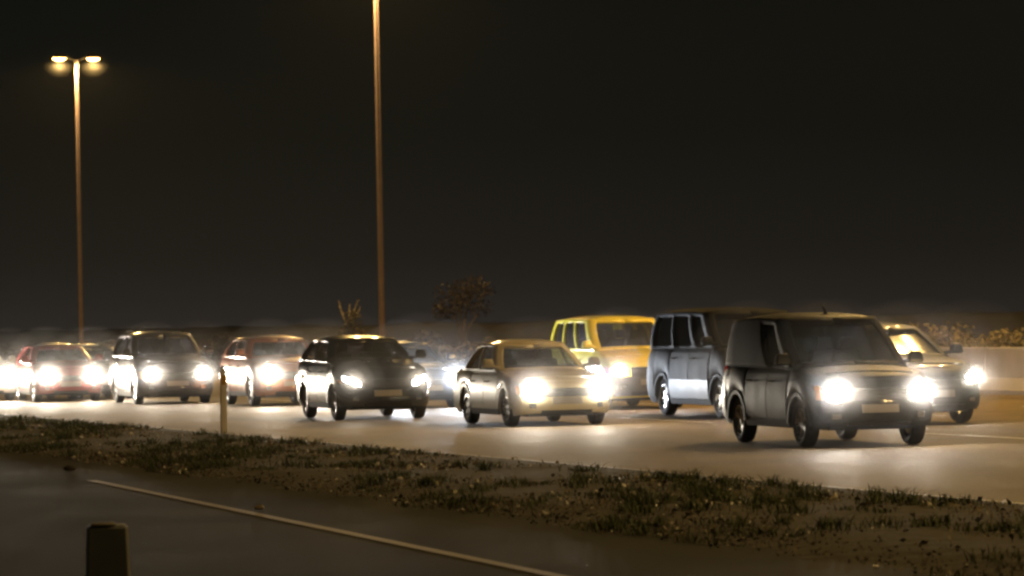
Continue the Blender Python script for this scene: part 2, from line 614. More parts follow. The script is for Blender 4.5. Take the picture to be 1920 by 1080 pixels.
v, f = [], []
OS = [37.45, 38, 39, 40, 41, 42, 43, 44, 45, 46, 47, 48, 49, 50, 51, 53, 56, 61, 120, 600]
NB = 300
for i in range(NB + 1):
    t = -560 + 640 * i / NB
    for o in OS:
        p = OUT * o + DIR * t
        v.append((p.x, p.y, bank_z(o, t)))
k = len(OS)
for i in range(NB):
    for j in range(k - 1):
        f.append((i * k + j, (i + 1) * k + j, (i + 1) * k + j + 1, i * k + j + 1))
M_BANK = mat('bank earth and scrub', (0.022, 0.018, 0.013), 0.95, noise=0.6, nscale=0.9, bump=0.8)
bk = mesh_obj('hill_bank', v, f, M_BANK)
bk['kind'] = 'structure'

# ------------------------------------------------------------------ concrete barrier
BAR = 36.6
M_CONC = mat('barrier concrete', (0.42, 0.38, 0.35), 0.75, noise=0.25, nscale=1.6, bump=0.3)
prof = [(0.0, -0.05), (0.0, 0.10), (0.06, 0.12), (0.20, 0.36), (0.28, 1.0), (0.31, 1.03), (0.43, 1.03), (0.46, 1.0), (0.56, 0.3), (0.7, -0.05)]
br = thing('concrete_barrier', 'long pale concrete barrier along the far side of the highway', 'barrier', (OUT * BAR + DIR * -60).to_tuple(), -(math.pi / 2 - ROAD_A))
seg_t = off_to_t(1120, BAR) + 60
seg_mesh = None
while seg_t < 75:
    if seg_mesh is None:
        L_ = 5.97
        v, f = [], []
        for x in (0, L_):
            for (y, z) in prof:
                v.append((x, y, z))
        n_ = len(prof)
        for i in range(n_ - 1):
            f.append((i, i + 1, n_ + i + 1, n_ + i)[::-1])
        f.append(tuple(range(n_)))
        f.append(tuple(range(2 * n_ - 1, n_ - 1, -1)))
        so = mesh_obj('barrier_block', v, f, M_CONC, br, angle=20)
        seg_mesh = so.data
    else:
        so = bpy.data.objects.new('barrier_block', seg_mesh)
        COL.objects.link(so)
        so.parent = br
    so.location = (seg_t, random.uniform(-0.012, 0.012), 0)
    seg_t += 6.0
# local x = DIR, local y = OUT
br.rotation_euler = (0, 0, math.atan2(DIR.y, DIR.x))


# ------------------------------------------------------------------ vehicles
def lerp(a, b, t):
    return a + (b - a) * t


GLARE_SPOTS = []
LAMP_SPOTS = []


class Car:
    def __init__(s, **k):
        d = dict(L=4.4, W=1.78, H=1.46, wb=2.6, fo=0.85, wr=0.31, gc=0.19, zf=0.74, zc=0.95, zbr=1.0, zd=0.98,
                 xw=1.15, xrf=1.95, xrr=3.5, xrb=4.1, nose=1.0, wt=0.68, wbelt=0.90, roofdrop=0.05, n=2.5, Lf=0.5, Lr=0.3,
                 win=[(0.05, 0.46), (0.50, 0.93)], crown=0.05, solid_rear=False)
        d.update(k)
        s.__dict__.update(d)
        s.f = s.L / 2
        s.w = s.W / 2
        s.xa = s.f - s.fo
        s.xb = s.xa - s.wb
        dd = [0.0, 0.10, s.xw * 0.55, s.xw, s.xw + 0.5, s.xrb, s.L - 0.12, s.L]
        zz = [s.zf - 0.03, s.zf, lerp(s.zf, s.zc, 0.68), s.zc, s.zc + 0.03, s.zbr, s.zd, s.zd - 0.03]
        s.dd, s.zz = dd, zz
        s.TT = [0, 0.1, 0.25, 0.45, 0.65, 0.80, 0.90, 0.96, 1.0]
        s.WT = [0.94, 0.975, 0.995, 1.0, 0.99, 0.97, 0.945, 0.915, 0.875]
        s.NT = [0.06, 0.01, 0.0, 0.02, 0.05, 0.10, 0.15, 0.20, 0.28]
        s.RT = [0.08, 0.02, 0.0, 0.0, 0.02, 0.03, 0.05, 0.07, 0.10]

    def ztop(s, x):
        return float(np.interp(s.f - x, s.dd, s.zz))

    def zbot(s, x):
        R = s.wr * 1.14
        z = s.gc
        for c in (s.xa, s.xb):
            if abs(x - c) <= R + 1e-6:
                z = max(z, s.wr + math.sqrt(max(0, R * R - (x - c) ** 2)))
        d = min(s.f - x, x + s.f)
        if d < 0.4:
            z += 0.05 * (1 - d / 0.4)
        return z

    def dims(s, t):
        w = s.w * float(np.interp(t, s.TT, s.WT))
        xf = s.f - s.nose * float(np.interp(t, s.TT, s.NT))
        xr = -s.f + float(np.interp(t, s.TT, s.RT))
        return w, xf, xr

    def side(s, sg):
        def fn(x, t):
            w, xf, xr = s.dims(t)
            c = xf - s.Lf
            y = w
            if x > c:
                y = w * max(0.0, 1 - min(1, (x - c) / s.Lf) ** s.n) ** (1 / s.n)
            z0 = s.zbot(x)
            return Vector((x, sg * y, z0 + t * (s.ztop(x) - z0)))
        return fn

    def side_z(s, sg):
        """the same side, with the height in metres instead of the fraction"""
        q = s.side(sg)

        def fn(x, z):
            z0, z1 = s.zbot(x), s.ztop(x)
            return q(x, min(1, max(0, (z - z0) / (z1 - z0))))
        return fn

    def front_z(s, y, z):
        t = 0.5
        for _ in range(6):
            w, xf, xr = s.dims(t)
            r = min(0.999, abs(y) / w)
            x = xf - s.Lf + s.Lf * (1 - r ** s.n) ** (1 / s.n)
            z0, z1 = s.zbot(x), s.ztop(x)
            t = min(1, max(0, (z - z0) / (z1 - z0)))
        return Vector((x, y, z0 + t * (z1 - z0)))

    def rear_z(s, y, z):
        z0, z1 = s.gc + 0.05, s.zd
        t = min(1, max(0, (z - z0) / (z1 - z0)))
        w, xf, xr = s.dims(t)
        r = min(0.999, abs(y) / w)
        x = xr + s.Lr - s.Lr * (1 - r ** 5) ** 0.2
        return Vector((x, y, z))

    def half_ring(s, t):
        w, xf, xr = s.dims(t)
        pts = []
        for i in range(13):
            a = math.pi / 2 * i / 12
            pts.append((xf - s.Lf + s.Lf * math.cos(a) ** (2 / s.n) if i < 12 else xf - s.Lf, w * math.sin(a) ** (2 / s.n)))
        R = s.wr * 1.14
        xs = set(np.linspace(s.f - 0.8, -s.f + 0.5, 30).round(4).tolist())
        for c in (s.xa, s.xb):
            xs = {x for x in xs if abs(x - c) > R + 0.02}
            for q in np.linspace(-1, 1, 15):
                xs.add(round(c + R * math.sin(q * math.pi / 2), 4))
            xs.add(round(c + R + 0.002, 4))
            xs.add(round(c - R - 0.002, 4))
        xs = sorted([x for x in xs if x < s.f - s.Lf - 0.3 * s.nose - 0.01 and x > -s.f + s.Lr + 0.1], reverse=True)
        pts += [(x, w) for x in xs]
        for i in range(7):
            a = math.pi / 2 * (1 - i / 6)
            pts.append((xr + s.Lr - s.Lr * math.cos(a) ** 0.4 if i else xr + s.Lr, w * math.sin(a) ** 0.4))
        return pts

    def body(s, material, parent):
        v, f = [], []
        cols = None
        for t in s.TT:
            h = s.half_ring(t)
            full = h + [(x, -y) for x, y in reversed(h[1:-1])]
            cols = len(full)
            for x, y in full:
                z0 = s.zbot(x)
                v.append((x, y, z0 + t * (s.ztop(x) - z0)))
        nt_ = len(s.TT)
        for i in range(nt_ - 1):
            for k in range(cols):
                l = (k + 1) % cols
                f.append((i * cols + k, i * cols + l, (i + 1) * cols + l, (i + 1) * cols + k)[::-1])
        h = s.half_ring(1.0)
        n = len(h)
        base = (nt_ - 1) * cols
        fr = [1, 0.93, 0.8, 0.5, 0, -0.5, -0.8, -0.93, -1]
        rows = []
        for i, (x, y) in enumerate(h):
            row = []
            for j, q in enumerate(fr):
                if j == 0 or i in (0, n - 1):
                    row.append(base + i)
                elif j == len(fr) - 1:
                    row.append(base + cols - i)
                else:
                    v.append((x, y * q, s.ztop(x) + s.crown * (1 - abs(q) ** 2.5) * min(1, y / s.w * 1.1)))
                    row.append(len(v) - 1)
            rows.append(row)
        for i in range(n - 1):
            for j in range(len(fr) - 1):
                q = []
                for e in (rows[i][j], rows[i][j + 1], rows[i + 1][j + 1], rows[i + 1][j]):
                    if e not in q:
                        q.append(e)
                if len(q) > 2:
                    f.append(tuple(q[::-1]))
        o = mesh_obj('body', v, f, material, parent, angle=45)
        return o

    # ---- the glazed upper part
    def gh(s, kind, a, t, inset=0.0):
        xF = s.f - lerp(s.xw, s.xrf, t ** 0.92) - inset
        xR = s.f - lerp(s.xrb, s.xrr, t ** 1.2) + inset
        w = s.w * lerp(s.wbelt, s.wt, t) + 0.03 * math.sin(math.pi * t) - inset
        r = 0.10
        bow = 0.16
        if kind == 'f':
            y = a * (w - r)
            x = xF - bow * (y / w) ** 2
        elif kind == 'c':
            xe = xF - bow * ((w - r) / w) ** 2
            x = xe - r * 1.3 + r * 1.3 * math.cos(a)
            y = w - r + r * math.sin(a)
        elif kind == 's':
            x0 = xF - bow * ((w - r) / w) ** 2 - r * 1.3
            x1 = xR + r
            x = lerp(x0, x1, a)
            y = w - 0.05 * max(0, a - 0.6) * (1 if s.L < 4.7 else 0.4)
        elif kind == 'd':
            y0 = w - 0.02
            x = xR + r - r * math.sin(a)
            y = y0 - r + r * math.cos(a)
        else:
            y = a * (w - r - 0.02)
            x = xR - 0.04 * (1 - (y / w) ** 2)
        zb = s.ztop(x) + (s.crown * (1 - (abs(y) / (s.w * .88)) ** 2.5) * 0.9 if kind in 'fr' else 0.0) - 0.03
        xm = s.f - (s.xrf + s.xrr) / 2
        half = (s.xrr - s.xrf) / 2
        zr = s.H - 0.075 - s.roofdrop * ((x - xm) / half) ** 2
        return Vector((x, y, lerp(zb, zr, t)))

    def cabin(s, material, glass, parent, frame_mat):
        T = [0, 0.10, 0.3, 0.5, 0.7, 0.88, 0.95, 1.0]
        prm = [('f', a) for a in (0, 0.3, 0.6, 0.85, 0.97)] + [('c', a) for a in (0.0, 0.5, 1.05, 1.57)]
        sa = set(np.linspace(0, 1, 9).round(3).tolist())
        for a, b in s.win:
            sa = {q for q in sa if abs(q - a) > 0.03 and abs(q - b) > 0.03}
            sa |= {a, b}
        sa = sorted(sa)
        prm += [('s', a) for a in sa if 0 < a < 1]
        prm += [('d', a) for a in (0, 0.5, 1.05, 1.57)] + [('r', a) for a in (0.95, 0.8, 0.4, 0)]
        n = len(prm)

        def is_win(p, q, ti):
            if not (0.1 - 1e-6 <= T[ti] and T[ti + 1] <= 0.88 + 1e-6):
                return False
            if p[0] == 'f' and q[0] == 'f':
                return True
            if p[0] == 'r' and q[0] == 'r' and p[1] <= 0.951 and not s.solid_rear:
                return True
            if p[0] == 's' and q[0] == 's':
                mid = (p[1] + q[1]) / 2
                return any(a < mid < b for a, b in s.win)
            return False
        v, f = [], []
        for t in T:
            for p in prm:
                v.append(s.gh(p[0], p[1], t))
            for p in prm:
                q = s.gh(p[0], p[1], t)
                v.append(Vector((q.x, -q.y, q.z)))
        for i in range(len(T) - 1):
            for k in range(n - 1):
                if is_win(prm[k], prm[k + 1], i):
                    continue
                a = i * 2 * n + k
                f.append((a, a + 1, a + 2 * n + 1, a + 2 * n)[::-1])
                a += n
                f.append((a, a + 1, a + 2 * n + 1, a + 2 * n))
        # inner faces so that the pillars have depth
        pil = mesh_obj('cabin_frame', v, f, frame_mat, parent, angle=50)
        sol = pil.modifiers.new('depth', 'SOLIDIFY')
        sol.thickness = 0.035
        sol.offset = -1
        # roof
        v, f = [], []
        fr = [1, 0.97, 0.9, 0.75, 0.4, 0, -0.4, -0.75, -0.9, -0.97, -1]
        for p in prm:
            q = s.gh(p[0], p[1], 1.0)
            xm, half = s.f - (s.xrf + s.xrr) / 2, (s.xrr - s.xrf) / 2
            e = min(1.0, max(0.0, (1 - abs(q.x - xm) / (half + 0.02)) * 6)) ** 0.5 * 0.7 + 0.3 * min(1, max(0, (1 - abs(q.x - xm) / (half + 0.02)) * 2))
            for c in fr:
                v.append((q.x, q.y * c, q.z + 0.075 * (1 - abs(c) ** 4) * e))
        m_ = len(fr)
        for i in range(n - 1):
            for j in range(m_ - 1):
                f.append((i * m_ + j, i * m_ + j + 1, (i + 1) * m_ + j + 1, (i + 1) * m_ + j)[::-1])
        mesh_obj('roof', v, f, material, parent, angle=60)

        # panes
        def pane(name, kinds, sg, ins=0.012):
            vv, ff = [], []
            tt = [0.08, 0.3, 0.5, 0.7, 0.9]
            for t in tt:
                for k_, a in kinds:
                    q = s.gh(k_, abs(a), t, ins)
                    vv.append((q.x, (q.y if a >= 0 else -q.y) * sg, q.z))
            m2 = len(kinds)
            for i in range(len(tt) - 1):
                for j in range(m2 - 1):
                    q = (i * m2 + j, i * m2 + j + 1, (i + 1) * m2 + j + 1, (i + 1) * m2 + j)
                    ff.append(q[::-1] if sg > 0 else q)
            return mesh_obj(name, vv, ff, glass, parent, angle=60)
        pane('windscreen', [('f', a) for a in (-1.0, -0.8, -0.5, -0.2, 0.2, 0.5, 0.8, 1.0)], 1)
        if not s.solid_rear:
            pane('rear_window', [('r', a) for a in (1.0, 0.5, 0.001, -0.5, -1.0)], 1)
        for sg in (1, -1):
            for a, b in s.win:
                pane('side_window', [('s', q) for q in np.linspace(max(0, a - 0.012), min(1, b + 0.012), 5)], sg)
        # dashboard, seats
        mb = MB()
        zi = s.zc + 0.03
        mb.box(s.f - s.xrb + 0.25, s.f - s.xw - 0.55, -s.w * 0.74, s.w * 0.74, zi - 0.05, zi + 0.015)
        mb.box(s.f - s.xw - 0.75, s.f - s.xw - 0.25, -s.w * 0.72, s.w * 0.72, zi - 0.02, zi + 0.07, 0.05, 0.05)
        for row in range(2 if s.L < 4.75 else 2):
            x = s.f - s.xrf - 0.45 - row * 0.95
            if x - 0.3 < s.f - s.xrr:
                continue
            for sy in (-1, 1):
                y = sy * s.w * 0.42
                mb.box(x - 0.09, x + 0.05, y - 0.22, y + 0.22, zi + 0.016, min(zi + 0.22, s.H - 0.35), 0.02, 0.04)
                mb.box(x - 0.09, x + 0.01, y - 0.12, y + 0.12, min(zi + 0.23, s.H - 0.34), min(zi + 0.40, s.H - 0.16), 0.01, 0.02)
        mb.build('interior', M_SEAT, parent)


def patch(fn, u0, u1, v0, v1, nu, nv, off, outward):
    """a plate lying on a surface: raised by off, with its edges closed down to it"""
    def P(u, v):
        return fn(u, v)
    e = 1e-3
    V, Fc = [], []
    us = np.linspace(u0, u1, nu + 1)
    vs = np.linspace(v0, v1, nv + 1)
    low = []
    for u in us:
        for v in vs:
            p = P(u, v)
            du = P(u + e, v) - P(u - e, v)
            dv = P(u, v + e) - P(u, v - e)
            nrm = du.cross(dv)
            if nrm.length < 1e-12:
                nrm = Vector(outward)
            nrm.normalize()
            if nrm.dot(Vector(outward)) < 0:
                nrm = -nrm
            V.append(p + nrm * off)
            low.append(p - nrm * 0.012)
    m_ = nv + 1
    a, b, c = V[0], V[m_], V[1]
    flip = (b - a).cross(c - a).dot(Vector(outward)) < 0
    for i in range(nu):
        for j in range(nv):
            q = (i * m_ + j, (i + 1) * m_ + j, (i + 1) * m_ + j + 1, i * m_ + j + 1)
            Fc.append(q[::-1] if flip else q)
    per = [i * m_ for i in range(nu + 1)] + [nu * m_ + j for j in range(1, nv + 1)] + \
          [i * m_ + nv for i in range(nu - 1, -1, -1)] + [j for j in range(nv - 1, 0, -1)]
    k0 = len(V)
    for i in per:
        V.append(low[i])
    n = len(per)
    for i in range(n):
        j = (i + 1) % n
        q = (per[i], k0 + i, k0 + j, per[j])
        Fc.append(q[::-1] if flip else q)
    return V, Fc


_wheel_cache = {}


def wheel_meshes(wr, spokes=5):
    key = (round(wr, 3), spokes)
    if key in _wheel_cache:
        return _wheel_cache[key]
    w = 0.10
    mb = MB()
    ri = wr * 0.64
    mb.lathe_y([(ri, w * 0.8), (ri + 0.03, w * 0.95), (wr - 0.05, w), (wr - 0.012, w * 0.82), (wr, w * 0.5), (wr, 0), (wr, -w * 0.5),
                (wr - 0.012, -w * 0.82), (wr - 0.05, -w), (ri, -w * 0.8)], 30)
    o = mb.build('tyre', M_TYRE)
    t = o.data
    bpy.data.objects.remove(o)
    mb = MB()
    mb.lathe_y([(ri + 0.004, w * 0.84), (ri - 0.012, w * 0.86), (ri - 0.03, w * 0.6), (ri - 0.035, -w * 0.5)], 30)
    mb.lathe_y([(0.001, w * 0.72), (0.05, w * 0.70), (0.06, w * 0.55)], 14)
    for k in range(spokes):
        a = 2 * math.pi * k / spokes + 0.3
        c, s_ = math.cos(a), math.sin(a)
        q = []
        for r, hw, y in ((0.04, 0.034, 0.66), (ri * 0.55, 0.03, 0.62), (ri - 0.01, 0.042, 0.74)):
            for sg in (-1, 1):
                q.append((r * c - sg * hw * s_, w * y, r * s_ + sg * hw * c))
            for sg in (-1, 1):
                q.append((r * c - sg * hw * s_, w * (y - 0.25), r * s_ + sg * hw * c))
        fs = []
        for i in (0, 4):
            fs += [(i, i + 1, i + 5, i + 4), (i, i + 4, i + 6, i + 2), (i + 1, i + 3, i + 7, i + 5)]
        mb.add(q, fs)
    o = mb.build('rim', M_RIM, angle=30)
    r = o.data
    bpy.data.objects.remove(o)
    _wheel_cache[key] = (t, r)
    return t, r


def link_mesh(name, me, parent, loc=(0, 0, 0), rot=(0, 0, 0)):
    o = bpy.data.objects.new(name, me)
    COL.objects.link(o)
    o.parent = parent
    o.location = loc
    o.rotation_euler = rot
    return o


def make_vehicle(name, label, cat, spec, body_mat, px, py, yaw_extra=0.0, head=None, beam=1.0, light_col=(1.0, 0.87, 0.69), group='vehicles queuing on the highway',
                 head_shape=(0.50, 0.80, 0.58, 0.80), rails=False, antenna=False, slats=3, sign=None, glow_on=(1, 1), bumper_mat=None, lower_trim=False,
                 spokes=5, panel_van=False, round_lamps=True, slant=0.0, frame_mat=None, glass=None, sheen_mat=None):
    c = Car(**spec)
    a = ROAD_A + math.radians(yaw_extra)
    hd = Vector((math.sin(a), -math.cos(a), 0))
    ground = at(px, py)
    loc = ground - hd * c.xa
    root = thing(name, label, cat, (loc.x, loc.y, 0.0), math.atan2(hd.y, hd.x), group)
    root_m = Matrix.Translation(Vector((loc.x, loc.y, 0))) @ Matrix.Rotation(math.atan2(hd.y, hd.x), 4, 'Z')
    c.body(body_mat, root)
    c.cabin(body_mat, glass or M_GLASS, root, frame_mat or body_mat)
    mb = MB()
    mb.box(-c.f + 0.3, c.f - 0.3, -c.w + 0.27, c.w - 0.27, c.gc - 0.02, c.zf - 0.12)
    mb.box(c.xb - c.wr * 1.1, c.xb + c.wr * 1.1, -c.w + 0.12, c.w - 0.12, c.wr * 2.16, c.wr * 2.16 + 0.03)
    mb.tube([(c.xa, -c.w + 0.2, c.wr), (c.xa, c.w - 0.2, c.wr)], 0.05)
    mb.tube([(c.xb, -c.w + 0.2, c.wr), (c.xb, c.w - 0.2, c.wr)], 0.05)
    mb.build('underbody', M_UNDER, root)
    # wheels
    tm, rm = wheel_meshes(c.wr, spokes)
    for x in (c.xa, c.xb):
        for sg in (-1, 1):
            w = thing_part('wheel', root, (x, sg * (c.w - 0.13), c.wr), (0, random.uniform(0, 6), 0 if sg > 0 else math.pi))
            link_mesh('tyre', tm, w)
            link_mesh('rim', rm, w)
    # doors, handles, sills
    zb = c.ztop(0) - 0.10
    R = c.wr * 1.14
    d0 = c.xa - R - 0.10
    d1 = c.xb + R + 0.03
    mid = lerp(d0, d1, 0.50 if not panel_van else 0.47)
    for sg in (1, -1):
        sf = c.side_z(sg)
        for (u1, u0) in ((d0, mid + 0.012), (mid - 0.012, d1)):
            V, Fc = patch(sf, u0, u1, c.gc + 0.13, zb, 8, 7, 0.006, (0, sg, 0))
            dr = mesh_obj('door', V, Fc, body_mat, root, angle=40)
            hx = u0 + 0.10
            p = sf(hx, zb - 0.10)
            h = MB()
            h.tube([(hx, p.y + sg * 0.004, p.z), (hx + 0.03, p.y + sg * 0.035, p.z), (hx + 0.17, p.y + sg * 0.035, p.z), (hx + 0.20, p.y + sg * 0.004, p.z)], 0.013, 6)
            h.build('handle', M_CHROME if body_mat.name.startswith('black') is False else M_TRIM, dr)
        if sheen_mat:  # raised patch along the lower side, headlight sheen painted into its colour
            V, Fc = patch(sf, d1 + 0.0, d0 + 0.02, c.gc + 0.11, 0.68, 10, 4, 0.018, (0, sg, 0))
            mesh_obj('side_sheen', V, Fc, sheen_mat, root)
        V, Fc = patch(sf, c.xb + R + 0.02, c.xa - R - 0.02, c.gc + 0.005, c.gc + 0.10, 8, 2, 0.016, (0, sg, 0))
        mesh_obj('sill', V, Fc, M_TRIM, root)
        # mouldings round the arches
        for x in (c.xa, c.xb):
            v, f = [], []
            for i in range(17):
                q = math.pi * i / 16
                for rr in (R - 0.004, R + 0.045):
                    for oo in (0.012, -0.02):
                        X, Z = x + rr * math.cos(q), c.wr + rr * math.sin(q)
                        yy = c.w * 0.995
                        if X > c.f - c.Lf - 0.04:
                            yy = min(yy, abs(c.side_z(1)(min(X, c.f - 0.1), Z).y))
                        v.append((X, sg * (yy + oo), Z))
            for i in range(16):
                k = i * 4
                q = [(k, k + 2, k + 6, k + 4), (k + 2, k + 3, k + 7, k + 6), (k, k + 4, k + 5, k + 1)]
                f += q if sg < 0 else [z[::-1] for z in q]
            mesh_obj('arch_moulding', v, f, M_TRIM if lower_trim else body_mat, root)
        # mirrors
        mx = c.f - c.xw - 0.28
        my = c.w * c.wbelt
        mz = c.ztop(mx) + 0.12
        h = MB()
        h.box(mx - 0.07, mx + 0.08, sg * my + (0.06 if sg > 0 else -0.27), sg * my + (0.27 if sg > 0 else -0.06), mz - 0.07, mz + 0.09, 0.02, 0.02, 0.025)
        h.tube([(mx, sg * (my - 0.05), mz - 0.06), (mx, sg * (my + 0.10), mz - 0.04)], 0.03, 6)
        mi = h.build('mirror', body_mat if not lower_trim else M_TRIM, root)
        h = MB()
        h.box(mx - 0.078, mx - 0.0705, sg * my + (0.085 if sg > 0 else -0.245), sg * my + (0.245 if sg > 0 else -0.085), mz - 0.05, mz + 0.065)
        h.build('mirror_glass', M_MIRROR, mi)
    # bonnet
    def top(x, y):
        hr = c.w * 0.86
        return Vector((x, y, c.ztop(x) + c.crown * (1 - min(1, abs(y) / hr) ** 2.5)))
    V, Fc = patch(top, c.f - c.xw + 0.02, c.f - 0.42, -c.w * 0.70, c.w * 0.70, 8, 10, 0.006, (0, 0, 1))
    mesh_obj('bonnet', V, Fc, body_mat, root)
    # front: grille, intake, plate, fog lamps, bumper strip
    zf = c.zf
    g0, g1 = zf * 0.70, zf * 0.90
    V, Fc = patch(c.front_z, -c.w * 0.48, c.w * 0.48, g0, g1, 10, 3, 0.004, (1, 0, 0))
    gr = mesh_obj('grille', V, Fc, M_TRIM, root)
    for i in range(slats):
        z = lerp(g0, g1, (i + 0.5) / slats)
        V, Fc = patch(c.front_z, -c.w * 0.46, c.w * 0.46, z - 0.011, z + 0.011, 10, 1, 0.016, (1, 0, 0))
        mesh_obj('slat', V, Fc, M_CHROME if i == slats - 1 else M_TRIM, gr)
    V, Fc = patch(c.front_z, -c.w * 0.85, c.w * 0.85, zf * (0.30 if bumper_mat is P_BUMP else 0.40), zf * (0.70 if bumper_mat is P_BUMP else 0.66), 18, 4, 0.022, (1, 0, 0))
    mesh_obj('bumper', V, Fc, bumper_mat or body_mat, root)
    V, Fc = patch(c.front_z, -c.w * 0.5, c.w * 0.5, zf * 0.31, zf * 0.385, 10, 1, 0.028, (1, 0, 0))
    mesh_obj('air_intake', V, Fc, M_TRIM, root)
    V, Fc = patch(c.front_z, -0.26, 0.26, zf * 0.52, zf * 0.52 + 0.11, 6, 1, 0.030, (1, 0, 0))
    mesh_obj('number_plate', V, Fc, M_PLATE, root)
    hy0, hy1, hz0, hz1 = head_shape
    hm = head or M_HEAD
    for sg in (1, -1):
        y0, y1 = sorted((sg * c.w * hy0, sg * c.w * hy1))
        ym, zm, hw_, hh_ = (y0 + y1) / 2, zf * (hz0 + hz1) / 2 + 0.115, (y1 - y0) / 2, zf * (hz1 - hz0) / 2 + 0.01

        def disc(u, v, k=1.0):
            q = 0.5 if round_lamps else 0.12
            return c.front_z(ym + hw_ * u * math.sqrt(1 - q * v * v), zm + hh_ * v * math.sqrt(1 - q * u * u) + slant * sg * hw_ * u)
        V, Fc = patch(disc, -1.25, 1.25, -1.25, 1.25, 10, 8, 0.008, (1, 0, 0))
        hl = mesh_obj('headlight', V, Fc, M_CHROME, root)
        V, Fc = patch(disc, -1.0, 1.0, -1.0, 1.0, 10, 8, 0.022, (1, 0, 0))
        mesh_obj('headlight_lens', V, Fc, hm, hl)
        V, Fc = patch(c.front_z, *sorted((sg * c.w * (hy1 + 0.045), sg * c.w * (hy1 + 0.11))), zf * hz0 + 0.13, zf * hz1 + 0.11, 2, 2, 0.014, (1, 0, 0))
        mesh_obj('indicator', V, Fc, M_AMBER, hl)
        p = c.front_z(sg * c.w * (hy0 + hy1) / 2, zf * (hz0 + hz1) / 2 + 0.11)
        ld = bpy.data.lights.new('headlight_beam', 'POINT')
        ld.energy = HEADLIGHT_W * beam
        ld.color = light_col
        ld.shadow_soft_size = 0.06
        beam_nodes(ld, 4.0, 9.0, 2.0)
        lo = bpy.data.objects.new('headlight_beam', ld)
        COL.objects.link(lo)
        lo.parent = hl
        lo.location = (p.x + 0.08, p.y, p.z)
        qq = root_m @ Vector((p.x + 0.04, p.y, p.z))
        GLARE_SPOTS.append((qq, min(0.62, abs(p.y) - 0.01), sg))
        lo.rotation_euler = Vector((1, 0, -0.02)).to_track_quat('-Z', 'Y').to_euler()
        V, Fc = patch(c.front_z, *sorted((sg * c.w * 0.60, sg * c.w * 0.72)), zf * 0.44, zf * 0.44 + 0.08, 3, 2, 0.030, (1, 0, 0))
        mesh_obj('fog_lamp', V, Fc, M_CHROME, root)
        V, Fc = patch(c.rear_z, *sorted((sg * c.w * 0.72, sg * c.w * 0.92)), c.zd - 0.30, c.zd - 0.06, 3, 3, 0.012, (-1, 0, 0))
        mesh_obj('tail_light', V, Fc, M_TAIL, root)
    V, Fc = patch(c.rear_z, -c.w * 0.8, c.w * 0.8, c.gc + 0.15, c.gc + 0.38, 10, 3, 0.03, (-1, 0, 0))
    mesh_obj('rear_bumper', V, Fc, bumper_mat or body_mat, root)
    # wipers
    for y0, y1 in ((-0.05, 0.55), (-0.62, -0.08)):
        h = MB()
        pts = []
        for k in range(5):
            yy = lerp(y0, y1, k / 4)
            fr_ = min(0.98, abs(yy) / (c.w * 0.85))
            q = c.gh('f', fr_, 0.10 + 0.05 * k / 4, -0.02)
            pts.append((q.x, yy, q.z))
        h.tube(pts, 0.009, 5)
        h.build('wiper', M_TRIM, root)
    if rails:
        for sg in (1, -1):
            h = MB()
            pts = []
            for k in range(9):
                aa = lerp(0.08, 0.94, k / 8)
                q = c.gh('s', aa, 1.0)
                pts.append((q.x, sg * (q.y - 0.09), q.z + 0.035 + 0.055 * math.sin(math.pi * min(1, max(0, min(k, 8 - k) / 1.5)) / 2)))
            h.tube(pts, 0.017, 6)
            h.build('roof_rail', M_CHROME, root)
    if antenna:
        h = MB()
        x = c.f - c.xrf - 0.25
        z = c.H - 0.02
        h.tube([(x, 0.0, z - 0.02), (x - 0.02, 0, z + 0.03), (x - 0.16, 0, z + 0.13)], [0.035, 0.022, 0.008], 8)
        h.build('roof_antenna', M_CHROME, root)
    return root, c


def thing_part(name, parent, loc, rot):
    o = bpy.data.objects.new(name, None)
    COL.objects.link(o)
    o.parent = parent
    o.location = loc
    o.rotation_euler = rot
    return o


SEDAN = dict(L=4.5, W=1.78, H=1.43, wb=2.65, fo=0.86, zf=0.72, zc=0.93, zbr=0.97, zd=0.96, xw=1.28, xrf=2.05, xrr=3.35, xrb=3.95)
HATCH = dict(L=4.1, W=1.74, H=1.48, wb=2.55, fo=0.80, zf=0.74, zc=0.95, zbr=1.02, zd=1.0, xw=1.08, xrf=1.80, xrr=3.75, xrb=4.02, win=[(0.06, 0.44), (0.48, 0.88)])
CROSS = dict(L=4.3, W=1.80, H=1.60, wb=2.62, fo=0.84, wr=0.34, gc=0.22, zf=0.86, zc=1.07, zbr=1.13, zd=1.12, xw=1.12, xrf=1.85, xrr=3.9, xrb=4.22, win=[(0.06, 0.44), (0.48, 0.88)])
MPV = dict(L=4.75, W=1.86, H=1.74, wb=2.85, fo=0.92, wr=0.34, gc=0.19, zf=0.84, zc=1.10, zbr=1.16, zd=1.12, xw=1.05, xrf=1.95, xrr=4.3, xrb=4.66, nose=0.9, win=[(0.07, 0.36), (0.39, 0.66), (0.69, 0.94)], wt=0.72)
VAN = dict(L=4.4, W=1.80, H=1.85, wb=2.70, fo=0.86, wr=0.33, gc=0.20, zf=0.94, zc=1.16, zbr=1.20, zd=1.15, xw=0.95, xrf=1.92, xrr=4.2, xrb=4.33, nose=0.75, win=[(0.06, 0.34), (0.38, 0.64), (0.68, 0.94)], wt=0.78, roofdrop=0.03)
BIGVAN = dict(L=4.9, W=1.92, H=1.99, wb=3.0, fo=0.90, wr=0.35, gc=0.23, zf=1.02, zc=1.24, zbr=1.26, zd=1.2, xw=0.92, xrf=1.72, xrr=4.65, xrb=4.83, nose=0.5, win=[(0.06, 0.28), (0.31, 0.60), (0.63, 0.94)], wt=0.80, roofdrop=0.03)

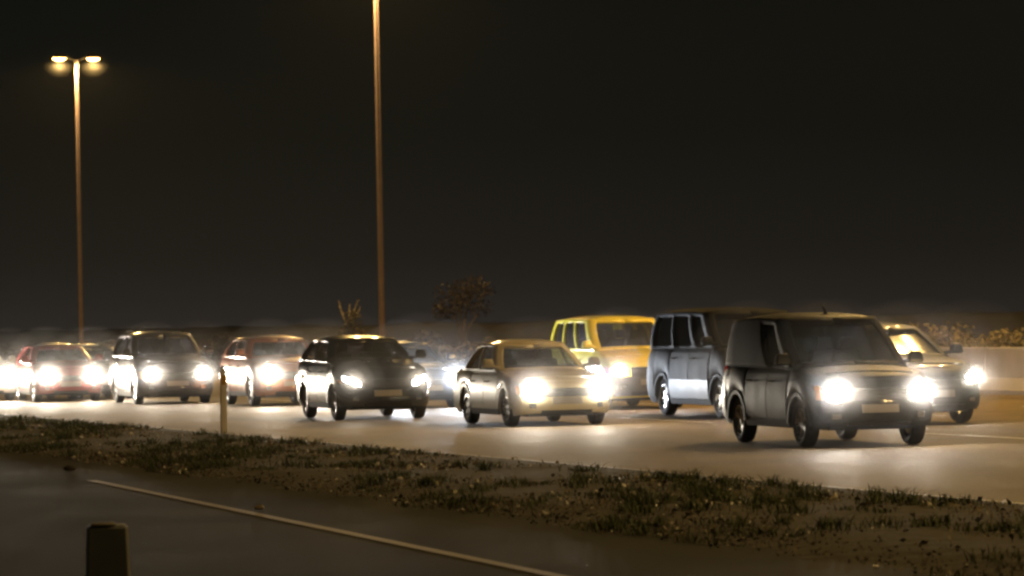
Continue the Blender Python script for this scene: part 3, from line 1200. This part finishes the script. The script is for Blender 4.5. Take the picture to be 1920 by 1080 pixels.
P_BLACK = paint('black paint', (0.012, 0.012, 0.013))
P_MATT = mat('dull black paint', (0.010, 0.0105, 0.0105), 0.5, coat=0.25, noise=0.2, nscale=3, rvar=0.1, spec=0.2)
P_BLACK2 = paint('black gloss paint', (0.010, 0.011, 0.012), rough=0.25)
P_GREY = mat('charcoal paint', (0.012, 0.0125, 0.0125), 0.6, 0.0, 0.0, noise=0.12, nscale=3, rvar=0.08, spec=0.06)
P_SHEEN = mat('painted sheen', (0.05, 0.05, 0.05), 0.45, 0.2, noise=0.6, nscale=2.2, rvar=0.15, spec=0.25)  # paler than the charcoal body: sheen of passing headlights put into the colour
P_GREEN = mat('dark green paint', (0.009, 0.013, 0.010), 0.5, coat=0.3, noise=0.15, nscale=3, rvar=0.08, spec=0.25)
P_YELLOW = paint('yellow paint', (0.92, 0.75, 0.05))
P_GOLD = paint('gold yellow paint', (0.50, 0.43, 0.25), 0.0, 0.4)
P_RED = paint('red paint', (0.22, 0.02, 0.018))
P_ORANGE = paint('copper paint', (0.30, 0.11, 0.045), 0.3, 0.35)
P_BLUE = paint('dark blue paint', (0.018, 0.025, 0.06))
P_BROWN = paint('dark brown paint', (0.035, 0.026, 0.022), 0.2)
P_WHITE = paint('white paint', (0.75, 0.75, 0.74))
M_SATIN = mat('satin black frame', (0.010, 0.010, 0.010), 0.7, noise=0.2, spec=0.05)
P_BUMP = mat('grey plastic bumper', (0.10, 0.10, 0.10), 0.6, noise=0.2)

make_vehicle('van', 'black van nearest the camera with bright round headlights', 'van', dict(VAN, win=[(0.06, 0.34)], solid_rear=True, gc=0.26, zc=1.06, zbr=1.12, zf=0.91), P_MATT, 1612, 836, -4.5, antenna=True, panel_van=True, frame_mat=M_SATIN)
make_vehicle('suv', 'dark green car half hidden behind the nearest black van, lamp glare on its windscreen', 'car', dict(CROSS, H=1.68, xrf=2.0), P_GREEN, 1722, 795, glass=M_DUSTY, beam=0.6, head_shape=(0.62, 0.86, 0.66, 0.80))
make_vehicle('van', 'tall charcoal van with headlight sheen painted along its lower side behind the black van', 'van', dict(BIGVAN, solid_rear=False), P_GREY, 1440, 782, -2, beam=0.35, frame_mat=M_SATIN, glass=M_PRIV, sheen_mat=P_SHEEN)
make_vehicle('taxi_van', 'bright yellow tall van with grey bumper', 'van', dict(VAN, H=1.90, xrf=1.75, wt=0.76), P_YELLOW, 1200, 766, -2, beam=0.35, bumper_mat=P_BUMP, head_shape=(0.58, 0.86, 0.62, 0.80))
make_vehicle('sedan', 'pale gold saloon with glaring headlights in front of the yellow van', 'car', dict(SEDAN, H=1.49, L=4.35, wb=2.55, xrb=3.85, xrr=3.3), P_GOLD, 1038, 797, -3, beam=1.8, light_col=(1, 0.88, 0.70))
make_vehicle('sedan', 'dark blue saloon with a bluish headlight between black car and pale gold saloon', 'car', SEDAN, P_BLUE, 786, 765, head=M_HEAD_COOL, beam=3.4, light_col=(0.82, 0.89, 1.0))
make_vehicle('crossover', 'black compact car with slanted slim headlights under the centre lamp post', 'car', CROSS, P_BLACK2, 710, 786, -4, head=M_HEAD_DIM, beam=0.5, head_shape=(0.55, 0.88, 0.67, 0.76), round_lamps=False, slant=0.35)
make_vehicle('hatchback', 'copper coloured car with one big headlight glare beside the marker post', 'car', CROSS, P_ORANGE, 540, 760, -3, beam=3.2)
make_vehicle('minivan', 'dark brown people carrier with roof rails and two headlights', 'minivan', MPV, P_BROWN, 322, 757, -4, rails=True, bumper_mat=P_BROWN, beam=1.6)
make_vehicle('sedan', 'black saloon squeezed between the red car and the people carrier', 'car', SEDAN, P_BLACK, 190, 748, beam=2.5)
make_vehicle('hatchback', 'red hatchback overexposed by headlights under the left lamp post', 'car', HATCH, P_RED, 124, 753, -3, beam=4.0)
make_vehicle('sedan', 'white saloon cut off by the left edge of the picture', 'car', SEDAN, P_WHITE, -36, 752, beam=6.0)


# ------------------------------------------------------------------ street lamps
def street_lamp(label, loc, H=14.0):
    root = thing('street_lamp', label, 'street lamp', (loc.x, loc.y, 0), math.atan2(OUT.y, OUT.x), 'twin street lamps along the highway')
    mb = MB()
    mb.tube([(0, 0, 0.02), (0, 0, 1.0), (0, 0, 5), (0, 0, 10), (0, 0, H - 0.1)], [0.105, 0.10, 0.088, 0.074, 0.06], 16)
    mb.build('pole', M_STEEL, root)
    mb = MB()
    mb.box(-0.2, 0.2, -0.2, 0.2, 0, 0.03)
    for sx in (-1, 1):
        for sy in (-1, 1):
            mb.tube([(sx * 0.16, sy * 0.16, 0.03), (sx * 0.16, sy * 0.16, 0.09)], 0.02, 6)
    mb.build('base_plate', M_STEEL, root)
    for sg in (1, -1):
        mb = MB()
        mb.tube([(0, 0, H - 0.35), (sg * 0.1, 0, H - 0.12), (sg * 0.42, 0, H)], [0.05, 0.045, 0.04], 8)
        mb.build('arm', M_HOUS, root)
        mb = MB()
        mb.box(min(sg * 0.38, sg * 1.12), max(sg * 0.38, sg * 1.12), -0.17, 0.17, H - 0.04, H + 0.14, 0.10, 0.05, 0.03)
        lu = mb.build('luminaire', M_HOUS, root)
        # the glowing bowl hangs under the housing
        v, f = [], []
        nx, ny = 8, 6
        for i in range(nx + 1):
            for j in range(ny + 1):
                u, w = i / nx * 2 - 1, j / ny * 2 - 1
                v.append((sg * 0.77 + u * 0.29, w * 0.15, H - 0.045 - 0.13 * math.sqrt(max(0, 1 - u * u)) * math.sqrt(max(0, 1 - w * w))))
        for i in range(nx):
            for j in range(ny):
                k = i * (ny + 1) + j
                f.append((k, k + 1, k + ny + 2, k + ny + 1))
        mesh_obj('lamp_bowl', v, f, M_LAMP, lu)
        ld = bpy.data.lights.new('lamp_light', 'POINT')
        ld.energy = LAMP_W
        ld.color = (1.0, 0.61, 0.19)
        ld.shadow_soft_size = 0.12
        lo = bpy.data.objects.new('lamp_light', ld)
        COL.objects.link(lo)
        lamp_nodes(ld)
        lo.parent = lu
        lo.location = (sg * 0.77, 0, H - 0.28)
        LAMP_SPOTS.append((loc + OUT * (sg * 0.77) + Vector((0, 0, H - 0.15)), 0.75))


street_lamp('twin-headed street lamp whose glowing heads show at the upper left', Vector((-19.3, 167, 0)))
street_lamp('street lamp post rising behind the black compact car, its heads above the picture', Vector((-4.2, 120, 0)))
street_lamp('street lamp next to the barrier beyond the right edge of the picture', Vector((10.9, 73, 0)))
street_lamp('nearest street lamp of the row, out of the picture on the right', Vector((26.0, 26, 0)))

# ------------------------------------------------------------------ marker post and bollard
p = at(420, 812)
mp_ = thing('marker_post', 'slim pale marker post at the near edge of the highway', 'marker post', (p.x, p.y, 0.0), math.atan2(DIR.y, DIR.x))
mb = MB()
mb.box(-0.03, 0.05, -0.055, 0.055, -0.05, 1.10, 0.004, 0.006, 0.012)
mb.build('post', mat('marker plastic', (0.8, 0.76, 0.64), 0.6, noise=0.15, nscale=6), mp_)
mb = MB()
mb.box(0.0465, 0.0535, -0.035, 0.035, 0.82, 0.98)
mb.build('reflector', mat('reflector', (0.6, 0.35, 0.05), 0.2, coat=1, noise=0.1), mp_)
mb = MB()
mb.box(-0.034, 0.054, -0.059, 0.059, 1.102, 1.14, 0.01, 0.012, 0.01)
mb.build('cap', M_TRIM, mp_)

p = at(203, 1110)
bo = thing('bollard', 'short dark square bollard with scuffed pale top edge in the foreground', 'bollard', (p.x, p.y, 0.0), 0.12)
mb = MB()
mb.box(-0.155, 0.155, -0.15, 0.15, 0.0, 0.46, 0.015, 0.015, 0.02)
mb.build('block', mat('dark plastic', (0.20, 0.21, 0.20), 0.6, noise=0.3, nscale=6), bo)
mb = MB()
mb.box(-0.115, 0.06, -0.137, 0.0, 0.462, 0.48, 0.01, 0.01, 0.006)
mb.build('top_cap', mat('scuffed cap', (0.3, 0.27, 0.2), 0.8, noise=0.7, nscale=25), bo)

# loose bits on the near road
for (px, py, r, col, lab, nm) in ((486, 958, 0.035, (0.3, 0.25, 0.18), 'small brown stone lying beside the yellow line', 'stone'),
                                  (866, 961, 0.018, (0.8, 0.8, 0.78), 'small white scrap of litter at the edge of the grass', 'litter'),
                                  (130, 885, 0.05, (0.06, 0.05, 0.04), 'small dark clod on the far left shoulder', 'clod')):
    p = at(px, py)
    v, f = [], []
    n1, n2 = 8, 5
    for i in range(n2 + 1):
        for k in range(n1):
            th, ph = math.pi * i / n2, 2 * math.pi * k / n1
            q = r * (1 + random.uniform(-0.2, 0.2))
            v.append((q * 1.6 * math.sin(th) * math.cos(ph), q * math.sin(th) * math.sin(ph), r * 0.7 + q * 0.7 * math.cos(th)))
    for i in range(n2):
        for k in range(n1):
            l = (k + 1) % n1
            f.append((i * n1 + k, (i + 1) * n1 + k, (i + 1) * n1 + l, i * n1 + l))
    o = mesh_obj(nm, v, f, mat(nm + ' surface', col, 0.8, noise=0.3, nscale=30), smooth=(nm != 'litter'))
    o.location = (p.x, p.y, 0.012)
    tag(o, lab, nm)


# ------------------------------------------------------------------ shrubs and trees beyond the barrier
M_FOL = mat('shrub leaves', (0.12, 0.10, 0.05), 0.6, noise=0.5, nscale=2)
M_FOL2 = mat('reddish leaves', (0.05, 0.037, 0.028), 0.6, noise=0.5, nscale=2)
M_SCRUB = mat('dry scrub', (0.25, 0.20, 0.09), 0.7, noise=0.5, nscale=2)
M_BARK = mat('bark', (0.12, 0.09, 0.06), 0.9, noise=0.3, nscale=10)


def shrub(name, label, cat, o, t, w, h, leaves, lm=M_FOL, trunk=0.0, spikes=0, group=None, size=0.07):
    p = OUT * o + DIR * t
    root = thing(name, label, cat, (p.x, p.y, bank_z(o, t) - 0.05), random.uniform(0, 6), group)
    v, f = [], []
    blobs = []
    z0 = trunk
    for k in range(max(5, int(w * 5))):
        a = random.uniform(0, 2 * math.pi)
        rr = math.sqrt(random.random()) * w * 0.36
        blobs.append((rr * math.cos(a), rr * math.sin(a), random.uniform(z0 + 0.2 * (h - z0), h - 0.22 * (h - z0)), random.uniform(0.16, 0.30) * w, random.uniform(0.14, 0.24) * (h - z0)))
    for _ in range(leaves):
        bx, by, bz, br_, bh = random.choice(blobs)
        d = Vector((random.gauss(0, 1), random.gauss(0, 1), random.gauss(0, 1))).normalized() * (random.random() ** 0.35)
        c = Vector((bx + d.x * br_, by + d.y * br_, max(0.05, bz + d.z * bh)))
        ax = Vector((random.gauss(0, 1), random.gauss(0, 1), random.gauss(0, 0.7))).normalized()
        bb = ax.cross(Vector((random.gauss(0, 1), random.gauss(0, 1), random.gauss(0, 1)))).normalized()
        s = size * random.uniform(0.6, 1.4)
        k = len(v)
        v += [c + ax * s, c + bb * s * 0.5, c - ax * s, c - bb * s * 0.5]
        f.append((k, k + 1, k + 2, k + 3))
    mesh_obj('crown', v, f, lm, root, smooth=False)
    mb = MB()
    for k in range(5):
        bx, by, bz, _, _ = blobs[k]
        mb.tube([(bx * 0.1, by * 0.1, 0), (bx * 0.4, by * 0.4, bz * 0.5), (bx, by, bz)], [0.05 + 0.02 * (trunk > 0.3), 0.035, 0.015], 6)
    mb.build('trunk', M_BARK, root)
    if spikes:
        mb = MB()
        for k in range(spikes):
            a = 2 * math.pi * k / spikes + 0.6
            x0, y0 = 0.15 * math.cos(a), 0.15 * math.sin(a)
            dx, dy = random.uniform(0.2, 0.5) * math.cos(a), random.uniform(0.2, 0.5) * math.sin(a)
            hh = random.uniform(0.35, 0.75)
            mb.tube([(x0, y0, h * 0.75), (x0 + dx * 0.6, y0 + dy * 0.6, h * 0.75 + hh * 0.6), (x0 + dx, y0 + dy, h * 0.75 + hh * 1.1)], [0.03, 0.03, 0.012], 5)
            for _ in range(14):
                q = random.uniform(0.4, 1.1)
                c = Vector((x0 + dx * q, y0 + dy * q, h * 0.75 + hh * q))
                ax = Vector((random.gauss(0, 1), random.gauss(0, 1), random.gauss(0.6, 1))).normalized() * 0.12
                sd = ax.cross(Vector((0.3, 0.5, 1))).normalized() * 0.03
                mb.add([c, c + ax * 0.5 + sd, c + ax, c + ax * 0.5 - sd], [(0, 1, 2, 3)])
        mb.build('branch', mat('pale twigs', (0.5, 0.44, 0.34), 0.8, noise=0.2), root)
    return root


shrub('tree', 'small ragged tree with pale upright branches left of the centre lamp post', 'tree', 40, off_to_t(652, 40), 1.7, 2.5, 1500, trunk=0.5, spikes=5)
shrub('shrub', 'low rounded shrub just right of the centre lamp post', 'shrub', 39.5, off_to_t(792, 39.5), 2.0, 1.75, 1200, M_FOL2)
shrub('tree', 'faint reddish tree behind the barrier left of the yellow van', 'tree', 44, off_to_t(862, 44), 2.6, 2.9, 1100, M_FOL2, trunk=0.8)
sh_px = [(1650, 2.0, 1.6), (1690, 2.1, 1.75), (1732, 2.0, 1.6), (1772, 2.2, 1.55), (1812, 2.3, 1.8), (1850, 2.3, 1.5), (1888, 2.3, 1.55), (1926, 2.3, 1.6)]
names = ['scrub over the barrier next to the black van roof', 'scrub behind the roof of the dark green car', 'scrub behind the windscreen of the dark green car', 'scrub just right of the dark green car roof',
         'tallest dry shrub above the bare stretch of barrier', 'lower shrub right of the tallest one above the barrier', 'second shrub from the right edge above the barrier', 'shrub at the right edge of the picture above the barrier']
for (px, w, h), lb in zip(sh_px, names):
    shrub('shrub', lb, 'shrub', 38.4 + random.uniform(-0.2, 0.3), off_to_t(px, 38.4), w, h, 1300, M_SCRUB, group='shrubs behind the barrier')
for px, w, h, lb in ((-10, 2.6, 1.5, 'scrub at the left edge behind the white saloon'), (70, 2.6, 1.4, 'scrub behind the roof of the red hatchback'), (195, 2.6, 1.45, 'scrub behind the roof of the squeezed black saloon'),
                     (405, 2.2, 1.5, 'scrub next to the people carrier'), (500, 2.4, 1.45, 'scrub over the roof of the copper car'), (620, 2.4, 1.4, 'scrub below the ragged tree'),
                     (730, 2.4, 1.4, 'scrub at the foot of the centre lamp post'), (830, 2.2, 1.4, 'scrub over the dark blue saloon'), (910, 2.4, 1.4, 'scrub left of the gold saloon roof'), (430, 2.2, 1.7, 'brown shrub behind the marker post'), (462, 2.0, 1.5, 'shrub behind the roof of the copper car'), (560, 2.2, 1.55, 'shrub between the copper and the black car'),
                     (985, 2.0, 1.3, 'low shrub behind the gold saloon roof')):
    shrub('shrub', lb, 'shrub', 38.8, off_to_t(px, 38.8), w, h, 1000, M_FOL2 if px < 500 else M_FOL, group='shrubs behind the barrier')

# ------------------------------------------------------------------ night haze, added glare puffs round the lights
def air(name, corners, z0, z1, density, aniso, label=None, cat=None):
    v = [(x, y, z0) for x, y in corners] + [(x, y, z1) for x, y in corners]
    f = [(3, 2, 1, 0), (4, 5, 6, 7), (0, 1, 5, 4), (1, 2, 6, 5), (2, 3, 7, 6), (3, 0, 4, 7)]
    M = bpy.data.materials.new(name)
    M.use_nodes = True
    n = M.node_tree
    n.nodes.clear()
    out = n.nodes.new('ShaderNodeOutputMaterial')
    vp = n.nodes.new('ShaderNodeVolumePrincipled')
    vp.inputs['Color'].default_value = (0.95, 0.95, 0.95, 1)
    vp.inputs['Density'].default_value = density
    vp.inputs['Anisotropy'].default_value = aniso
    n.links.new(vp.outputs[0], out.inputs['Volume'])
    o = mesh_obj(name, v, f, M, smooth=False)
    tag(o, label, cat, kind='stuff')
    return o


air('haze', [(-950, -25), (950, -25), (950, 1650), (-950, 1650)], -1.1, 17.0, HAZE, 0.4)
# added scattering spheres that give headlights and lamp heads their glare halos
def puffs(name, spots, density, label):
    M = bpy.data.materials['haze'].copy()
    M.name = name
    for nd in M.node_tree.nodes:
        if nd.type == 'PRINCIPLED_VOLUME':
            nd.inputs['Density'].default_value = density
            nd.inputs['Anisotropy'].default_value = 0.0
    v, f = [], []
    n1, n2 = 20, 12
    for (c, r) in spots:
        k = len(v)
        v.append((c.x, c.y, c.z + r))
        for i in range(1, n2):
            for j in range(n1):
                th, ph = math.pi * i / n2, 2 * math.pi * j / n1
                v.append((c.x + r * math.sin(th) * math.cos(ph), c.y + r * math.sin(th) * math.sin(ph), c.z + r * math.cos(th)))
        v.append((c.x, c.y, c.z - r))
        for j in range(n1):
            l = (j + 1) % n1
            f.append((k, k + 1 + j, k + 1 + l))
            for i in range(n2 - 2):
                b = k + 1 + i * n1
                f.append((b + j, b + n1 + j, b + n1 + l, b + l))
            b = k + 1 + (n2 - 2) * n1
            f.append((b + j, k + 1 + (n2 - 1) * n1, b + l))
    mo = mesh_obj(name, v, f, M)
    tag(mo, label, 'glare', 'added glare round the lights', kind='stuff')


for rad, den in GLARE:
    puffs('headlight_glare', [(c, min(r, rad)) for c, r, _ in GLARE_SPOTS], den, 'thin scattering puffs added as glare round the headlights of the queue')
for sgn in (-1, 1):                       # the wide thin puffs of the two sides, apart so that none overlaps its neighbour
    puffs('headlight_glare', [(c + Vector((0, 0, 0.15)), 1.15) for c, _, q in GLARE_SPOTS if q == sgn], 0.017, 'thin scattering puffs added as glare round the headlights of the queue')
for rad, den in LAMP_GLARE:
    puffs('lamp_glare', [(c, min(r, rad)) for c, r in LAMP_SPOTS], den, 'faint scattering puffs added as glare round the heads of the street lamps')
